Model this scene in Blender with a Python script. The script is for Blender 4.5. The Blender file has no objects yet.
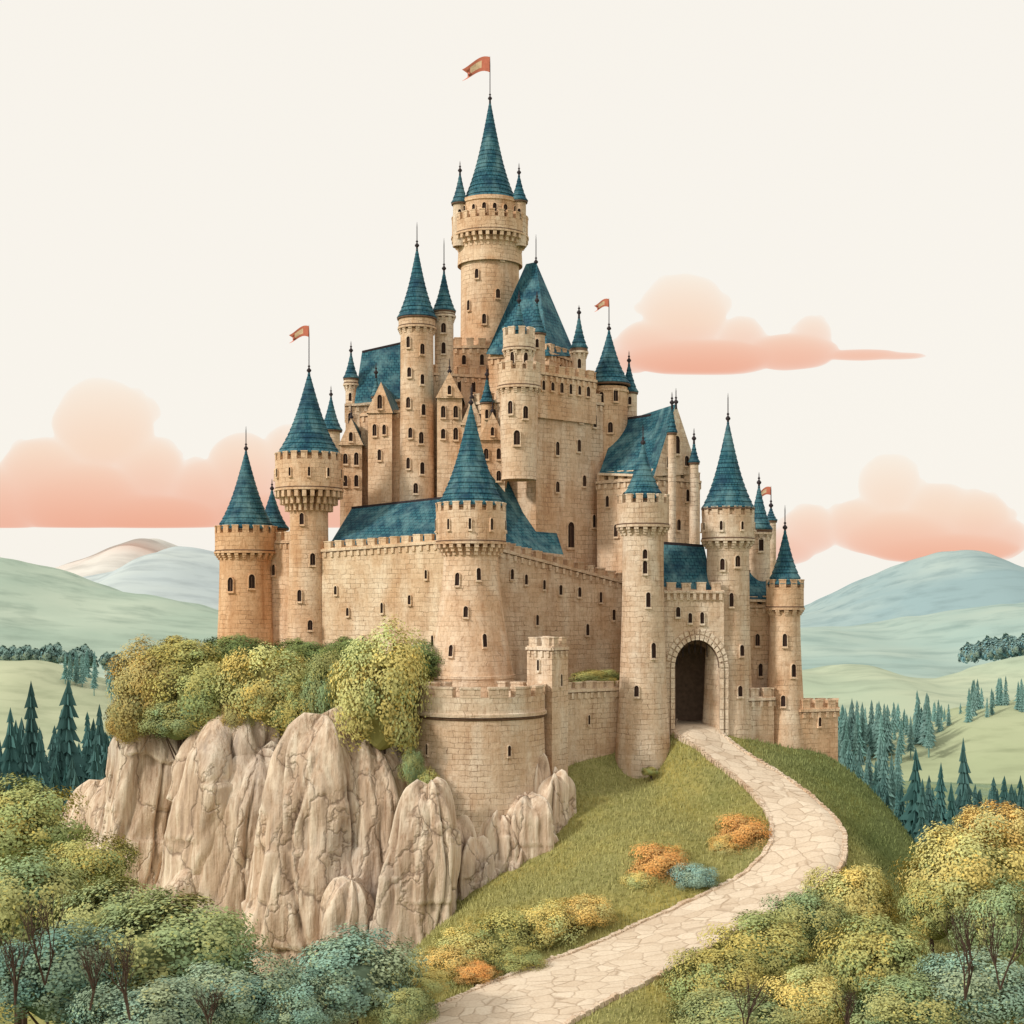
import bpy, math, random, bmesh
import numpy as np
from mathutils import Vector, noise, Matrix
random.seed(7); rng=np.random.default_rng(7)
sc=bpy.context.scene
F=1422.0; HY=610.0
def W(px,py,d): return Vector(((px-512)*d/F, d, (HY-py)*d/F))
def link(o,parent=None):
    sc.collection.objects.link(o)
    if parent: o.parent=parent
    return o
# ---------------------------------------------------------------- materials
def newmat(name,rough=0.85):
    m=bpy.data.materials.new(name); m.use_nodes=True
    nt=m.node_tree; b=nt.nodes['Principled BSDF']
    b.inputs['Roughness'].default_value=rough
    b.inputs['Specular IOR Level'].default_value=0.06
    return m,nt,b
def mix(nt,a,b,f,mode='MIX'):
    n=nt.nodes.new('ShaderNodeMix'); n.data_type='RGBA'; n.blend_type=mode
    for idx,v in ((0,f),(6,a),(7,b)):
        if hasattr(v,'is_linked') : nt.links.new(v,n.inputs[idx])
        else:
            n.inputs[idx].default_value = v if idx==0 else (tuple(v)+(1,) if len(v)==3 else v)
    return n.outputs[2]
def ramp(nt,fac,stops):
    n=nt.nodes.new('ShaderNodeValToRGB'); nt.links.new(fac,n.inputs[0])
    e=n.color_ramp.elements
    while len(e)<len(stops): e.new(0.5)
    for i,(p,c) in enumerate(stops):
        e[i].position=p; e[i].color=(c,c,c,1) if not hasattr(c,'__len__') else tuple(c)+(1,)
    return n.outputs[0]
def noise_n(nt,scale,detail=4,vec=None,rough=0.55,mscale=None):
    n=nt.nodes.new('ShaderNodeTexNoise'); n.inputs['Scale'].default_value=scale
    n.inputs['Detail'].default_value=detail; n.inputs['Roughness'].default_value=rough
    if vec is None:
        vec=nt.nodes.new('ShaderNodeTexCoord').outputs['Object']
    if mscale:
        mp=nt.nodes.new('ShaderNodeMapping'); mp.inputs['Scale'].default_value=mscale
        nt.links.new(vec,mp.inputs[0]); vec=mp.outputs[0]
    nt.links.new(vec,n.inputs['Vector']); return n.outputs['Fac']
def bump(nt,b,h,strength=0.4,dist=0.1,prev=None):
    n=nt.nodes.new('ShaderNodeBump'); n.inputs['Strength'].default_value=strength
    n.inputs['Distance'].default_value=dist; nt.links.new(h,n.inputs['Height'])
    if prev: nt.links.new(prev,n.inputs['Normal'])
    nt.links.new(n.outputs[0],b.inputs['Normal']); return n.outputs[0]
def stone_mat(name,base,mortar,bw=1.05,bh=0.46):
    m,nt,b=newmat(name,0.95)
    uv=nt.nodes.new('ShaderNodeUVMap').outputs[0]
    wob=nt.nodes.new('ShaderNodeTexNoise'); wob.inputs['Scale'].default_value=1.1; wob.inputs['Detail'].default_value=3; nt.links.new(uv,wob.inputs['Vector'])
    va=nt.nodes.new('ShaderNodeVectorMath'); va.operation='MULTIPLY_ADD'
    nt.links.new(wob.outputs['Color'],va.inputs[0]); va.inputs[1].default_value=(0.8,0.34,0); nt.links.new(uv,va.inputs[2])
    br=nt.nodes.new('ShaderNodeTexBrick'); nt.links.new(va.outputs[0],br.inputs['Vector'])
    br.inputs['Scale'].default_value=1; br.inputs['Brick Width'].default_value=bw; br.inputs['Row Height'].default_value=bh
    br.inputs['Mortar Size'].default_value=0.034; br.inputs['Mortar Smooth'].default_value=0.7; br.inputs['Bias'].default_value=-0.3
    br.inputs['Color1'].default_value=(1,1,1,1); br.inputs['Color2'].default_value=(0.80,0.74,0.69,1); br.inputs['Mortar'].default_value=(1,1,1,1)
    oc=nt.nodes.new('ShaderNodeObjectInfo').outputs['Color']
    n1=noise_n(nt,0.22,4)
    c=mix(nt,base,tuple(x*y for x,y in zip(base,(0.84,0.73,0.64))),ramp(nt,n1,[(0.40,0),(0.66,1)]))
    c=mix(nt,c,(0.88,0.79,0.66),ramp(nt,noise_n(nt,0.5,4,mscale=(1,1,0.35)),[(0.46,0),(0.70,0.75)]))
    c=mix(nt,c,br.outputs['Color'],0.85,'MULTIPLY')
    patch=ramp(nt,noise_n(nt,0.6,5),[(0.38,0.06),(0.62,0.85)])
    mm=nt.nodes.new('ShaderNodeMath'); mm.operation='MULTIPLY'; nt.links.new(br.outputs['Fac'],mm.inputs[0]); nt.links.new(patch,mm.inputs[1])
    c=mix(nt,c,mortar,mm.outputs[0])
    # fine hatch-like weathering, two directions
    c=mix(nt,c,(0.76,0.70,0.65),ramp(nt,noise_n(nt,4,5,rough=0.75),[(0.46,0),(0.68,0.75)]),'MULTIPLY')
    c=mix(nt,c,(0.70,0.60,0.53),ramp(nt,noise_n(nt,5,3,mscale=(2.2,2.2,0.25)),[(0.55,0),(0.68,0.7)]),'MULTIPLY')
    c=mix(nt,c,(0.62,0.51,0.44),ramp(nt,noise_n(nt,0.9,4,mscale=(1.5,1.5,0.12)),[(0.53,0),(0.74,0.6)]),'MULTIPLY')
    c=mix(nt,c,oc,1.0,'MULTIPLY')
    nt.links.new(c,b.inputs['Base Color'])
    inv=nt.nodes.new('ShaderNodeMath'); inv.operation='SUBTRACT'; inv.inputs[0].default_value=1; nt.links.new(mm.outputs[0],inv.inputs[1])
    p=bump(nt,b,inv.outputs[0],0.35,0.05)
    bump(nt,b,noise_n(nt,2.5,5,rough=0.7),0.6,0.15,p)
    return m
STONE=stone_mat('stone_masonry',(0.77,0.615,0.46),(0.25,0.155,0.10))
TRIM=stone_mat('stone_trim',(0.82,0.69,0.54),(0.28,0.18,0.12),0.6,0.6)
def roof_mat():
    m,nt,b=newmat('blue_slate',0.6)
    uv=nt.nodes.new('ShaderNodeUVMap').outputs[0]
    br=nt.nodes.new('ShaderNodeTexBrick'); nt.links.new(uv,br.inputs['Vector'])
    br.inputs['Scale'].default_value=1; br.inputs['Brick Width'].default_value=0.5; br.inputs['Row Height'].default_value=0.42
    br.inputs['Mortar Size'].default_value=0.04; br.inputs['Mortar Smooth'].default_value=0.4
    br.inputs['Color1'].default_value=(0.028,0.108,0.145,1); br.inputs['Color2'].default_value=(0.055,0.165,0.20,1); br.inputs['Mortar'].default_value=(0.008,0.032,0.055,1)
    c=mix(nt,br.outputs['Color'],(0.14,0.265,0.285),ramp(nt,noise_n(nt,0.9,5,mscale=(1,1,0.3)),[(0.45,0),(0.70,0.85)]))
    c=mix(nt,c,(0.014,0.045,0.082),ramp(nt,noise_n(nt,0.6,5),[(0.48,0),(0.70,0.85)]))
    c=mix(nt,c,(.5,.55,.6),ramp(nt,noise_n(nt,3.5,4,mscale=(1.6,1.6,.15)),[(.52,0),(.68,.8)]),'MULTIPLY')
    nt.links.new(c,b.inputs['Base Color'])
    bump(nt,b,br.outputs['Color'],0.6,0.1)
    return m
ROOF=roof_mat()
def plain(name,col,rough=0.8,var=0.3,scale=3):
    m,nt,b=newmat(name,rough)
    c=mix(nt,col,tuple(x*(1-var) for x in col),ramp(nt,noise_n(nt,scale,4),[(0.35,0),(0.65,1)]))
    nt.links.new(c,b.inputs['Base Color']); return m
DARK=plain('window_dark',(0.05,0.03,0.024))
METAL=plain('finial_iron',(0.05,0.04,0.045),0.5)
WOOD=plain('passage_stone',(0.24,0.165,0.12))
FLAG=plain('flag_cloth',(0.62,0.20,0.13),0.8,0.2,2)
FLAG2=plain('flag_emblem',(0.85,0.62,0.40))
INK=plain('ink_outline',(0.18,0.11,0.075))  # dark brown strips drawn as ink outlines at eaves, corbels and windows
MATS=[STONE,TRIM,ROOF,DARK,METAL,WOOD,FLAG,FLAG2,INK]
S_,T_,R_,D_,M_,WD,FL,FE,IK=range(9)
# ---------------------------------------------------------------- mesh accumulator
class Acc:
    def __init__(s): s.v=[];s.f=[];s.uv=[];s.m=[];s.sm=[]
    def add(s,vs,fs,mat,uvs=None,smooth=False):
        o=len(s.v); s.v+= [tuple(v) for v in vs]
        for i,f in enumerate(fs):
            s.f.append([a+o for a in f]); s.m.append(mat); s.sm.append(smooth)
            if uvs is not None: s.uv+=uvs[i]
            else:
                p=[Vector(vs[a]) for a in f]
                n=Vector((0,0,0))
                for k in range(len(p)):
                    a,b=p[k],p[(k+1)%len(p)]
                    n+=a.cross(b)
                if n.length<1e-9: n=Vector((0,0,1))
                n.normalize()
                if abs(n.z)>0.97: s.uv+=[(q.x,q.y) for q in p]
                else:
                    t=Vector((0,0,1)).cross(n).normalized(); w=n.cross(t)
                    s.uv+=[(q.dot(t),q.dot(w)) for q in p]
    def obj(s,name,parent=None,tint=(1,1,1)):
        me=bpy.data.meshes.new(name); me.from_pydata(s.v,[],s.f)
        for m in MATS: me.materials.append(m)
        me.polygons.foreach_set('material_index',s.m)
        me.polygons.foreach_set('use_smooth',s.sm)
        l=me.uv_layers.new(name='UVMap'); l.data.foreach_set('uv',[c for u in s.uv for c in u])
        me.update()
        o=bpy.data.objects.new(name,me); o.color=tuple(tint)+(1,)
        return link(o,parent)
def lathe(A,c,prof,mat,seg=36,uref=None,smooth=True):
    R=uref or max(r for r,z in prof); vs=[];fs=[];uv=[];L=[0]
    for i in range(1,len(prof)): L.append(L[-1]+math.hypot(prof[i][0]-prof[i-1][0],prof[i][1]-prof[i-1][1]))
    for r,z in prof:
        for k in range(seg):
            a=2*math.pi*k/seg; vs.append((c[0]+r*math.cos(a),c[1]+r*math.sin(a),z))
    for i in range(len(prof)-1):
        for k in range(seg):
            k2=(k+1)%seg; fs.append([i*seg+k,i*seg+k2,(i+1)*seg+k2,(i+1)*seg+k])
            u0=2*math.pi*k/seg*R;u1=2*math.pi*(k+1)/seg*R
            uv.append([(u0,L[i]),(u1,L[i]),(u1,L[i+1]),(u0,L[i+1])])
    A.add(vs,fs,mat,uv,smooth)
def arcbox(A,c,r0,r1,a0,a1,z0,z1,mat,r1b=None):
    r1b=r1 if r1b is None else r1b
    vs=[]
    for z,ro in ((z0,r1b),(z1,r1)):
        for r,a in ((r0,a0),(ro,a0),(ro,a1),(r0,a1)):
            vs.append((c[0]+r*math.cos(a),c[1]+r*math.sin(a),z))
    A.add(vs,[[0,1,2,3][::-1],[4,5,6,7],[0,1,5,4],[1,2,6,5],[2,3,7,6],[3,0,4,7]],mat)
def obox(A,o,t,n,w,dp,h,mat):
    up=Vector((0,0,1)); vs=[]
    for z in (0,h):
        for a,b in ((-w/2,0),(w/2,0),(w/2,dp),(-w/2,dp)):
            vs.append(o+t*a+n*b+up*z)
    A.add(vs,[[0,3,2,1],[4,5,6,7],[0,1,5,4],[1,2,6,5],[2,3,7,6],[3,0,4,7]],mat)
def window(A,p,n,w,h,arch=True):
    n=Vector(n).normalized(); t=Vector((0,0,1)).cross(n).normalized(); up=n.cross(t)*1.0
    if up.z<0: up=-up
    w*=random.uniform(.8,1.05); h*=random.uniform(.85,1.12)
    def outline(a,b):
        pts=[(-a,-b),(a,-b)]
        if arch:
            for k in range(7):
                th=math.pi*k/6; pts.append((a*math.cos(th),b-a+a*1.15*math.sin(th)))
        else: pts+=[(a,b),(-a,b)]
        return pts
    I=outline(w/2,h/2); fr=max(0.06,w*0.14); O=outline(w/2+fr,h/2+fr); k=len(I)
    def P(q,o): return p+t*q[0]+up*q[1]+n*o
    vs=[P(q,0.05) for q in I]+[P(q,0.17) for q in I]+[P(q,0.17) for q in O]+[P(q,-0.1) for q in O]
    A.add(vs[:k],[list(range(k))],D_)
    fi=[];fo=[]
    for i in range(k):
        j=(i+1)%k
        fi.append([i,j,k+j,k+i]); fo.append([k+i,k+j,2*k+j,2*k+i]); fo.append([2*k+i,2*k+j,3*k+j,3*k+i])
    A.add(vs,fi,IK); A.add(vs,fo,T_)
    obox(A,p-up*(h/2+fr+0.12)+n*(-0.05),t,n,w+fr*3,0.3,0.12,T_)
    if w>.45: obox(A,p-up*(h/2)+n*0.055,t,n,0.05,0.05,h*.85,IK)
def roofcone(A,c,R,z0,z1,seg=32):
    H=z1-z0; n=max(6,int(H/0.5)); prof=[(R*0.8,z0-0.1),(R*1.0,z0-0.1)]
    def rr(t): return R*((1-t)*0.72+0.28*(1-t)**4)
    for i in range(n):
        t0=i/n;t1=(i+1)/n
        prof.append((rr(t0)+0.06*(1-t0)+0.015,z0+H*t0)); prof.append((max(rr(t1)-0.0,0.04),z0+H*t1-0.04))
    lathe(A,c,prof,R_,seg,smooth=False)
    lathe(A,c,[(R*.9,z0-.28),(R*1.0,z0-.26),(R*1.03,z0-.1),(R*.9,z0-.09)],IK,seg)
def finial(A,c,z0,z1):
    h=z1-z0
    lathe(A,c,[(0.13,z0-0.5),(0.10,z0),(0.22,z0+0.12),(0.24,z0+0.25),(0.1,z0+0.42),(0.06,z0+0.5),(0.14,z0+0.62),(0.05,z0+0.75),(0.045,z0+h*0.8),(0.01,z1)],M_,8)
def flag(A,c,ztop,L,Hh,side=-1):
    vs=[];nx=10
    for i in range(nx+1):
        u=i/nx
        for j in range(5):
            v=j/4
            x=c[0]+side*L*u*(1-0.3*(1-abs(v-0.5)*2)*(u>0.85)); y=c[1]+0.25*L*math.sin(u*6)*u*0.5
            z=ztop-0.1-Hh*v*(1-0.25*u)-0.5*L*u*0.7+0.12*L*math.sin(u*5)
            vs.append((x,y,z))
    f1=[];f2=[]
    for i in range(nx):
        for j in range(4):
            q=[i*5+j,(i+1)*5+j,(i+1)*5+j+1,i*5+j+1]
            (f2 if (3<=i<=6 and j in(1,2)) else f1).append(q)
    A.add(vs,f1,FL,smooth=True); A.add(vs,f2,FE,smooth=True)
castle=bpy.data.objects.new('castle',None); link(castle)
def tower(name,cx,d,yb,yt,rb,rt,drum=None,roof=None,fin=None,flg=None,win=(),tint=(1,1,1),flare=2.0,mer=True,ext=3.0,bands=()):
    s=d/F; A=Acc(); c=((cx-512)*s,d); Z=lambda y:(HY-y)*s
    zb,zt=Z(yb),Z(yt); rb*=s; rt*=s
    def rad(z):
        t=min(1,max(0,(zt-z)/(zt-zb))); return rt+(rb-rt)*t**flare
    pr=[(rb*1.05,zb-ext)]+[(rad(zb+(zt-zb)*i/14),zb+(zt-zb)*i/14) for i in range(15)]
    if drum: pr.append((rt,Z(drum[1])+.05))
    lathe(A,c,pr,S_,40,uref=rt)
    if yt and not drum: lathe(A,c,[(rt,zt),(0.01,zt+0.01)],S_,40)
    for by in bands:
        z=Z(by); r=rad(z); lathe(A,c,[(r-0.05,z-0.15),(r+0.14,z-0.13),(r+0.14,z+0.12),(r-0.05,z+0.16)],T_,40,smooth=False)
    if drum:
        R,y0,y1=drum; R*=s; z0,z1=Z(y0),Z(y1); hc=max(0.5,(R-rt)*1.35)
        N_=max(10,int(2*math.pi*R/0.8))
        for i in range(N_):
            a=2*math.pi*(i+0.5)/N_; w=0.24*2*math.pi/N_
            for q in range(3):
                f0=rt+(R-rt)*(q+1)/3.0
                arcbox(A,c,rt-0.15,f0+0.02,a-w,a+w,z0-hc+hc*q/3.0,z0-hc+hc*(q+1)/3.0+(0.001 if q<2 else 0),T_)
        lathe(A,c,[(rt-0.1,z0-hc*0.25),(rt+(R-rt)*0.55,z0-hc*0.1),(R*0.98,z0)],IK,40)
        lathe(A,c,[(rt*0.9,z0+0.01),(R+0.10,z0+0.01),(R+0.10,z0+0.22),(R,z0+0.24),(R,z1)],S_,40,uref=R,smooth=False)
        lathe(A,c,[(R+.01,z0+.24),(R+.035,z0+.25),(R+.035,z0+.34),(R+.01,z0+.35)],IK,40)
        lathe(A,c,[(R,z1),(R-0.4,z1),(R-0.4,z1-0.8),(0.01,z1-0.8)],T_,40,smooth=False)
        if mer:
            Nm=max(8,int(2*math.pi*R/1.05)); mh=min(0.7,0.35*(z1-z0)+0.2)
            for i in range(Nm):
                a=2*math.pi*i/Nm; w=0.29*2*math.pi/Nm
                arcbox(A,c,R-0.38,R+0.02,a-w,a+w,z1,z1+mh,S_)
                arcbox(A,c,R-0.42,R+0.07,a-w*1.1,a+w*1.1,z1+mh,z1+mh+0.1,T_)
        Ns=max(7,int(2*math.pi*R/1.9)); hz=(z1-z0)
        if hz>2.2:
            for i in range(Ns):
                a=2*math.pi*(i+0.5)/Ns
                window(A,Vector((c[0]+(R-0.03)*math.cos(a),c[1]+(R-0.03)*math.sin(a),z0+hz*0.58)),(math.cos(a),math.sin(a),0),0.26,min(1.0,hz*0.3))
    if roof:
        R,y0,y1=roof; zz=Z(y0); roofcone(A,c,R*s,zz,Z(y1))
        if drum: lathe(A,c,[(R*s*0.93,min(Z(drum[2])-0.7,zz-0.5)),(R*s*0.93,zz+0.05)],S_,32)
        ft=Z(fin) if fin else Z(y1)+1.0
        finial(A,c,Z(y1)-0.25,ft)
        if flg:
            L,side=flg; flag(A,c,ft,L*s,L*s*0.55,side)
    for wv in win:
        dx,wy=wv[0],wv[1]; ww,wh=(wv[2],wv[3]) if len(wv)>2 else (0.48,1.1)
        z=Z(wy); r=rad(z); sx=max(-0.95,min(0.95,dx*s/r)); a=math.asin(sx)
        n=(math.sin(a),-math.cos(a),0)
        slope=(rad(z-0.5)-rad(z+0.5)); n=(n[0],n[1],slope*0.9)
        window(A,Vector((c[0]+math.sin(a)*r,c[1]-math.cos(a)*r,z)),n,ww,wh)
    return A.obj(name,castle,tint)
def crenel(A,a,b,n,th=0.5,mw=0.7,gap=0.5,mh=0.7):
    L=(Vector((b.x,b.y,0))-Vector((a.x,a.y,0))).length; k=max(1,int(L/(mw+gap))); t=(Vector((b.x,b.y,0))-Vector((a.x,a.y,0))).normalized()
    for i in range(k):
        f=(i+0.5)/k; p=a.lerp(b,f); m2=mh*random.uniform(.9,1.06)
        obox(A,p-n*(th)-Vector((0,0,0.12)),t,n,mw*L/k/(mw+gap),th+0.02,m2+0.12,S_)
        obox(A,p-n*(th+0.04)+Vector((0,0,m2)),t,n,mw*L/k/(mw+gap)+0.1,th+0.1,0.1,T_)
def prism(name,pts,yb,yt,dref,mer=True,win=(),corb=True,tint=(1,1,1),A=None,mat=S_,ytops=None,parent=castle,mh=0.7):
    own=A is None
    if own: A=Acc()
    s=dref/F; zb=(HY-yb)*s
    P=[Vector(((px-512)*d/F,d,0)) for px,d in pts]
    cen=sum(P,Vector())/len(P); n_=len(P)
    zt=[(HY-(ytops[i] if ytops else yt))*s for i in range(n_)]
    lo=[Vector((p.x,p.y,zb-2)) for p in P]; hi=[Vector((p.x,p.y,zt[i])) for i,p in enumerate(P)]
    vs=lo+hi; fs=[]
    for i in range(n_):
        j=(i+1)%n_; fs.append([i,j,n_+j,n_+i])
    A.add(vs,fs,mat); A.add(hi,[list(range(n_))],T_)
    for i in range(n_):
        j=(i+1)%n_; e=(P[j]-P[i]).normalized(); n=Vector((e.y,-e.x,0))
        if n.dot((P[i]+P[j])/2-cen)<0: n=-n
        if mer: crenel(A,hi[i],hi[j],n,mh=mh)
        L=(P[j]-P[i]).length
        if corb:
            for mt,z_,o,h in ((T_,-.35,.16,.25),(IK,-.42,.10,.069)):
                a=hi[i];b=hi[j]
                q=[a-n*0.05+Vector((0,0,z_)),b-n*0.05+Vector((0,0,z_)),b+n*o+Vector((0,0,z_)),a+n*o+Vector((0,0,z_))]
                q2=[x+Vector((0,0,h)) for x in q]
                A.add(q+q2,[[0,3,2,1],[4,5,6,7],[0,1,5,4],[1,2,6,5],[2,3,7,6],[3,0,4,7]],mt)
            k=int(L/0.75)
            for m in range(k):
                p=hi[i].lerp(hi[j],(m+0.5)/k)
                obox(A,p-n*0.05-Vector((0,0,0.92)),e,n,0.28,0.2,0.499,T_)
        for w in win:
            if w[0]!=i: continue
            f,wy=w[1],w[2]; ww,wh=(w[3],w[4]) if len(w)>3 else (0.48,1.15)
            p=P[i].lerp(P[j],f); p=Vector((p.x,p.y,(HY-wy)*s))
            window(A,p,n,ww,wh)
    if own: return A.obj(name,parent,tint)
def roof_gable(name,e1,e2,r1,r2,back=None,A=None,gm=S_,over=0.0):
    own=A is None
    if own: A=Acc()
    b1=Vector((2*r1.x-e1.x,2*r1.y-e1.y,e1.z)) if back is None else back[0]
    b2=Vector((2*r2.x-e2.x,2*r2.y-e2.y,e2.z)) if back is None else back[1]
    A.add([e1,e2,r2,r1],[[0,1,2,3]],R_); A.add([b1,b2,r2,r1],[[3,2,1,0]],R_)
    A.add([e1,r1,b1],[[0,1,2]],gm); A.add([e2,b2,r2],[[0,1,2]],gm); A.add([e1,b1,b2,e2],[[0,1,2,3]],T_)
    def bar(a,b,h,wd,mat):
        t=(b-a); n=Vector((t.y,-t.x,0)).normalized(); up=Vector((0,0,h))
        q=[a-n*wd-up,b-n*wd-up,b+n*wd-up,a+n*wd-up]; q2=[x+up*2 for x in q]
        A.add(q+q2,[[0,3,2,1],[4,5,6,7],[0,1,5,4],[1,2,6,5],[2,3,7,6],[3,0,4,7]],mat)
    bar(e1,e2,0.12,0.14,T_); bar(r1,r2,0.12,0.12,M_)
    if own: return A.obj(name,castle)
# ---------------------------------------------------------------- towers
OR=(1.0,0.89,0.79); GR=(0.93,0.93,0.93); WM=(1.0,0.95,0.90)
tower('great_tower',490,158,470,246,32,29,drum=(38,240,226),roof=None,win=[(-12,280),(8,300),(-5,325),(12,262),(-20,310),(16,345,0.6,1.5)],tint=OR,bands=(262,))
tower('great_tower_crown',490,158,240,203,31,31,roof=(27,203,98),fin=56,flg=(28,-1),win=[(-24,216,.45,.9),(-15,216,.45,.9),(-5,216,.45,.9),(5,216,.45,.9),(15,216,.45,.9),(24,216,.45,.9)],bands=(206,),tint=OR)
tower('crown_turret',460,156.5,238,203,7,7,roof=(8.5,203,170),win=[(0,215,.4,.8)],ext=1)
tower('crown_turret',519,156.5,238,201,7,7,roof=(8.5,201,172),win=[(0,215,.4,.8)],ext=1)
tower('slender_tower',417,149,510,332,18,16.5,drum=(18.5,330,318),roof=(19.5,318,245),fin=222,win=[(-7,345),(6,352),(-6,375),(6,382),(-7,405),(7,412),(-5,435),(5,440),(-7,465),(6,470),(0,490)],mer=False,tint=WM)
tower('slender_turret',444,151,430,318,9.5,9.5,drum=(11,318,311),roof=(11.5,311,268),fin=238,mer=False,win=[(0,330),(0,350)])
tower('corner_turret',351,158,500,386,5.5,5.5,drum=(7,386,378),roof=(7.5,378,350),mer=False,win=[(0,398,.4,.9)])
tower('front_tower',471,131,690,552,46,27,drum=(35,545,512),roof=(34,506,402),fin=385,win=[(-12,580),(8,575),(-4,612),(14,640),(-18,650)],tint=(1.04,.99,.95),bands=(676,),flare=1.5)
tower('west_tower',309,143,660,512,22,19,drum=(33.5,492,462),roof=(32,455,370),fin=325,flg=(20,-1),win=[(-4,520,.5,1.1),(6,560),(-6,596),(4,625)],tint=OR,flare=1.5)
tower('outer_west_tower',246,148,655,562,29,26,drum=(30.5,554,534),roof=(29,529,448),fin=426,win=[(-10,585,.6,1.3),(10,582,.6,1.3)],tint=(1.0,0.82,0.66),flare=1.5)
tower('rear_west_tower',272,153,655,528,14,14,roof=(16.5,528,488),win=[(5,545)],tint=OR)
tower('gate_tower',643,130,768,536,29,20.5,drum=(26,528,504),roof=(22,499,442),fin=425,win=[(0,568),(3,600,.5,1.5),(8,650,.5,1.5),(-8,690),(0,555,.5,.9)],tint=GR,flare=2.2)
tower('gate_tower',728,133.5,748,548,27,21,drum=(26,542,516),roof=(26,508,418),fin=393,win=[(-8,565),(6,562),(0,600),(10,650),(8,690)],tint=GR,flare=2.2)
tower('rear_gate_tower',759,139,720,530,12,11,drum=(12.5,535,529),roof=(13,529,482),fin=472,mer=False,win=[(0,545),(-3,610),(2,640)])
tower('flag_turret',771,144,640,520,5,5,roof=(6,520,505),fin=486,flg=(15,-1))
tower('east_tower',785,135,748,618,22,15,drum=(18.5,610,588),roof=(18,584,527),fin=505,win=[(-3,640),(5,670),(-5,700)],tint=WM,flare=1.6)
tower('keep_turret',519,140.5,475,395,17,19,drum=(21.5,390,372),roof=None,win=[(-8,410),(6,415),(-2,440,.6,1.3)],tint=WM,ext=0.5)
tower('keep_turret_top',519,140.5,380,340,14,14,drum=(16,352,337),roof=(10,337,300),mer=True,win=[(-6,360),(6,360)],ext=0.3)
tower('keep_spire',537,144,400,332,8,8,roof=(9,333,300),win=[(0,345,.4,.9)],ext=0.5)
tower('keep_corner_turret',579,147,420,352,7,7,drum=(8.5,354,348),roof=(8.5,348,312),fin=305,mer=False,win=[(0,365,.4,.9)])
tower('east_keep_tower',609,150,570,388,19,18.5,roof=(21,384,328),fin=298,flg=(15,-1),win=[(-8,400),(5,398),(0,430),(4,455)],tint=OR,bands=(392,))
tower('east_keep_turret',629,151,560,392,8,8,roof=(9,392,360),win=[(0,402,.4,.9)])
tower('gable_turret',694,143,520,462,4.5,4.5,roof=(5.5,462,438),win=[])
tower('gable_turret',672,140,520,432,4,4,roof=(5,432,402),win=[])
tower('rear_spire',331,170,470,430,9,9,roof=(11,430,394),tint=(1.1,1.15,1.2))
tower('court_turret',487,144,470,402,6,6,roof=(7,402,374),win=[(0,415,.35,.8)],tint=OR)
tower('court_turret',376,152,470,396,4,4,roof=(5,396,372),win=[],tint=OR)
# ---------------------------------------------------------------- blocks
prism('upper_keep',[(489,149),(549,146),(574,151),(545,160),(495,160)],470,356,149,win=[(0,.3,372),(0,.6,372),(0,.85,372),(1,.4,372)],tint=OR)
A=Acc()
b=[W(486,354,148.5),W(549,356,145.5),W(576,356,151),W(545,354,161)]; ap1=W(526,264,152);ap2=W(536,262,153.5)
for q in ([b[0],b[1],ap2,ap1],[b[1],b[2],ap2],[b[2],b[3],ap1,ap2],[b[3],b[0],ap1]): A.add(q,[list(range(len(q)))],R_)
finial(A,(ap2.x,ap2.y),ap2.z-0.2,ap2.z+3)
A.obj('great_hall_roof',castle)
prism('keep',[(536,142),(603,148),(590,162),(500,160),(505,145)],600,398,145,
   win=[(0,f,y,.5,1.2) for f,y in ((.2,412),(.42,414),(.65,416),(.86,418),(.3,450),(.62,445),(.3,488),(.7,480),(.85,520))]+[(0,.5,535,1.0,2.6)],tint=WM)
prism('keep_gallery',[(536.5,141.5),(596,147),(590,155),(540,152)],402,376,145,win=[(0,f,390,.45,.9) for f in (.1,.25,.4,.55,.7,.85)],tint=OR)
prism('central_wing',[(470,146),(506,143.5),(520,155),(470,158)],560,402,146,win=[(0,.3,420),(0,.7,418),(0,.5,450,.6,1.5)],tint=WM)
prism('rear_wing',[(433,150),(490,152),(490,162),(435,162)],560,372,150,win=[(0,f,y) for f in (.2,.45,.7) for y in (385,410,440,465)],tint=OR)
prism('great_tower_base',[(452,154),(512,154),(515,164),(455,164)],470,345,154,win=[(0,.2,360),(0,.5,360)],tint=OR)
prism('west_wing',[(361,152),(402,149),(412,160),(362,164)],560,412,151,mer=False,win=[(0,.25,430),(0,.6,428),(0,.25,455),(0,.6,455),(0,.3,480),(0,.7,482)],tint=OR)
prism('west_rear_wing',[(346,156),(400,157),(400,166),(346,166)],520,404,157,mer=False,win=[(0,.08,420),(0,.15,445)],tint=WM)
roof_gable('west_rear_roof',W(354,405,156),W(402,400,156.5),W(362,352,161),W(402,343,161.5))
A=Acc(); prism('',[(368,149.5),(392,148.6),(394,156),(369,157)],500,412,149,mer=False,corb=False,A=A,win=[(0,.3,430),(0,.7,430),(0,.5,455)])
g1,g2,tp=W(366,413,149.3),W(393,413,148.4),W(381,382,148.8); bk=Vector((0.6,8,0))
A.add([g1,g2,tp],[[0,1,2]],S_); A.add([g1,tp,tp+bk,g1+bk],[[0,1,2,3]],R_); A.add([g2,g2+bk,tp+bk,tp],[[0,1,2,3]],R_); window(A,W(380,402,148.75),(-.1,-1,0),.6,1.3)
A.obj('west_dormer_gable',castle,OR)
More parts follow.
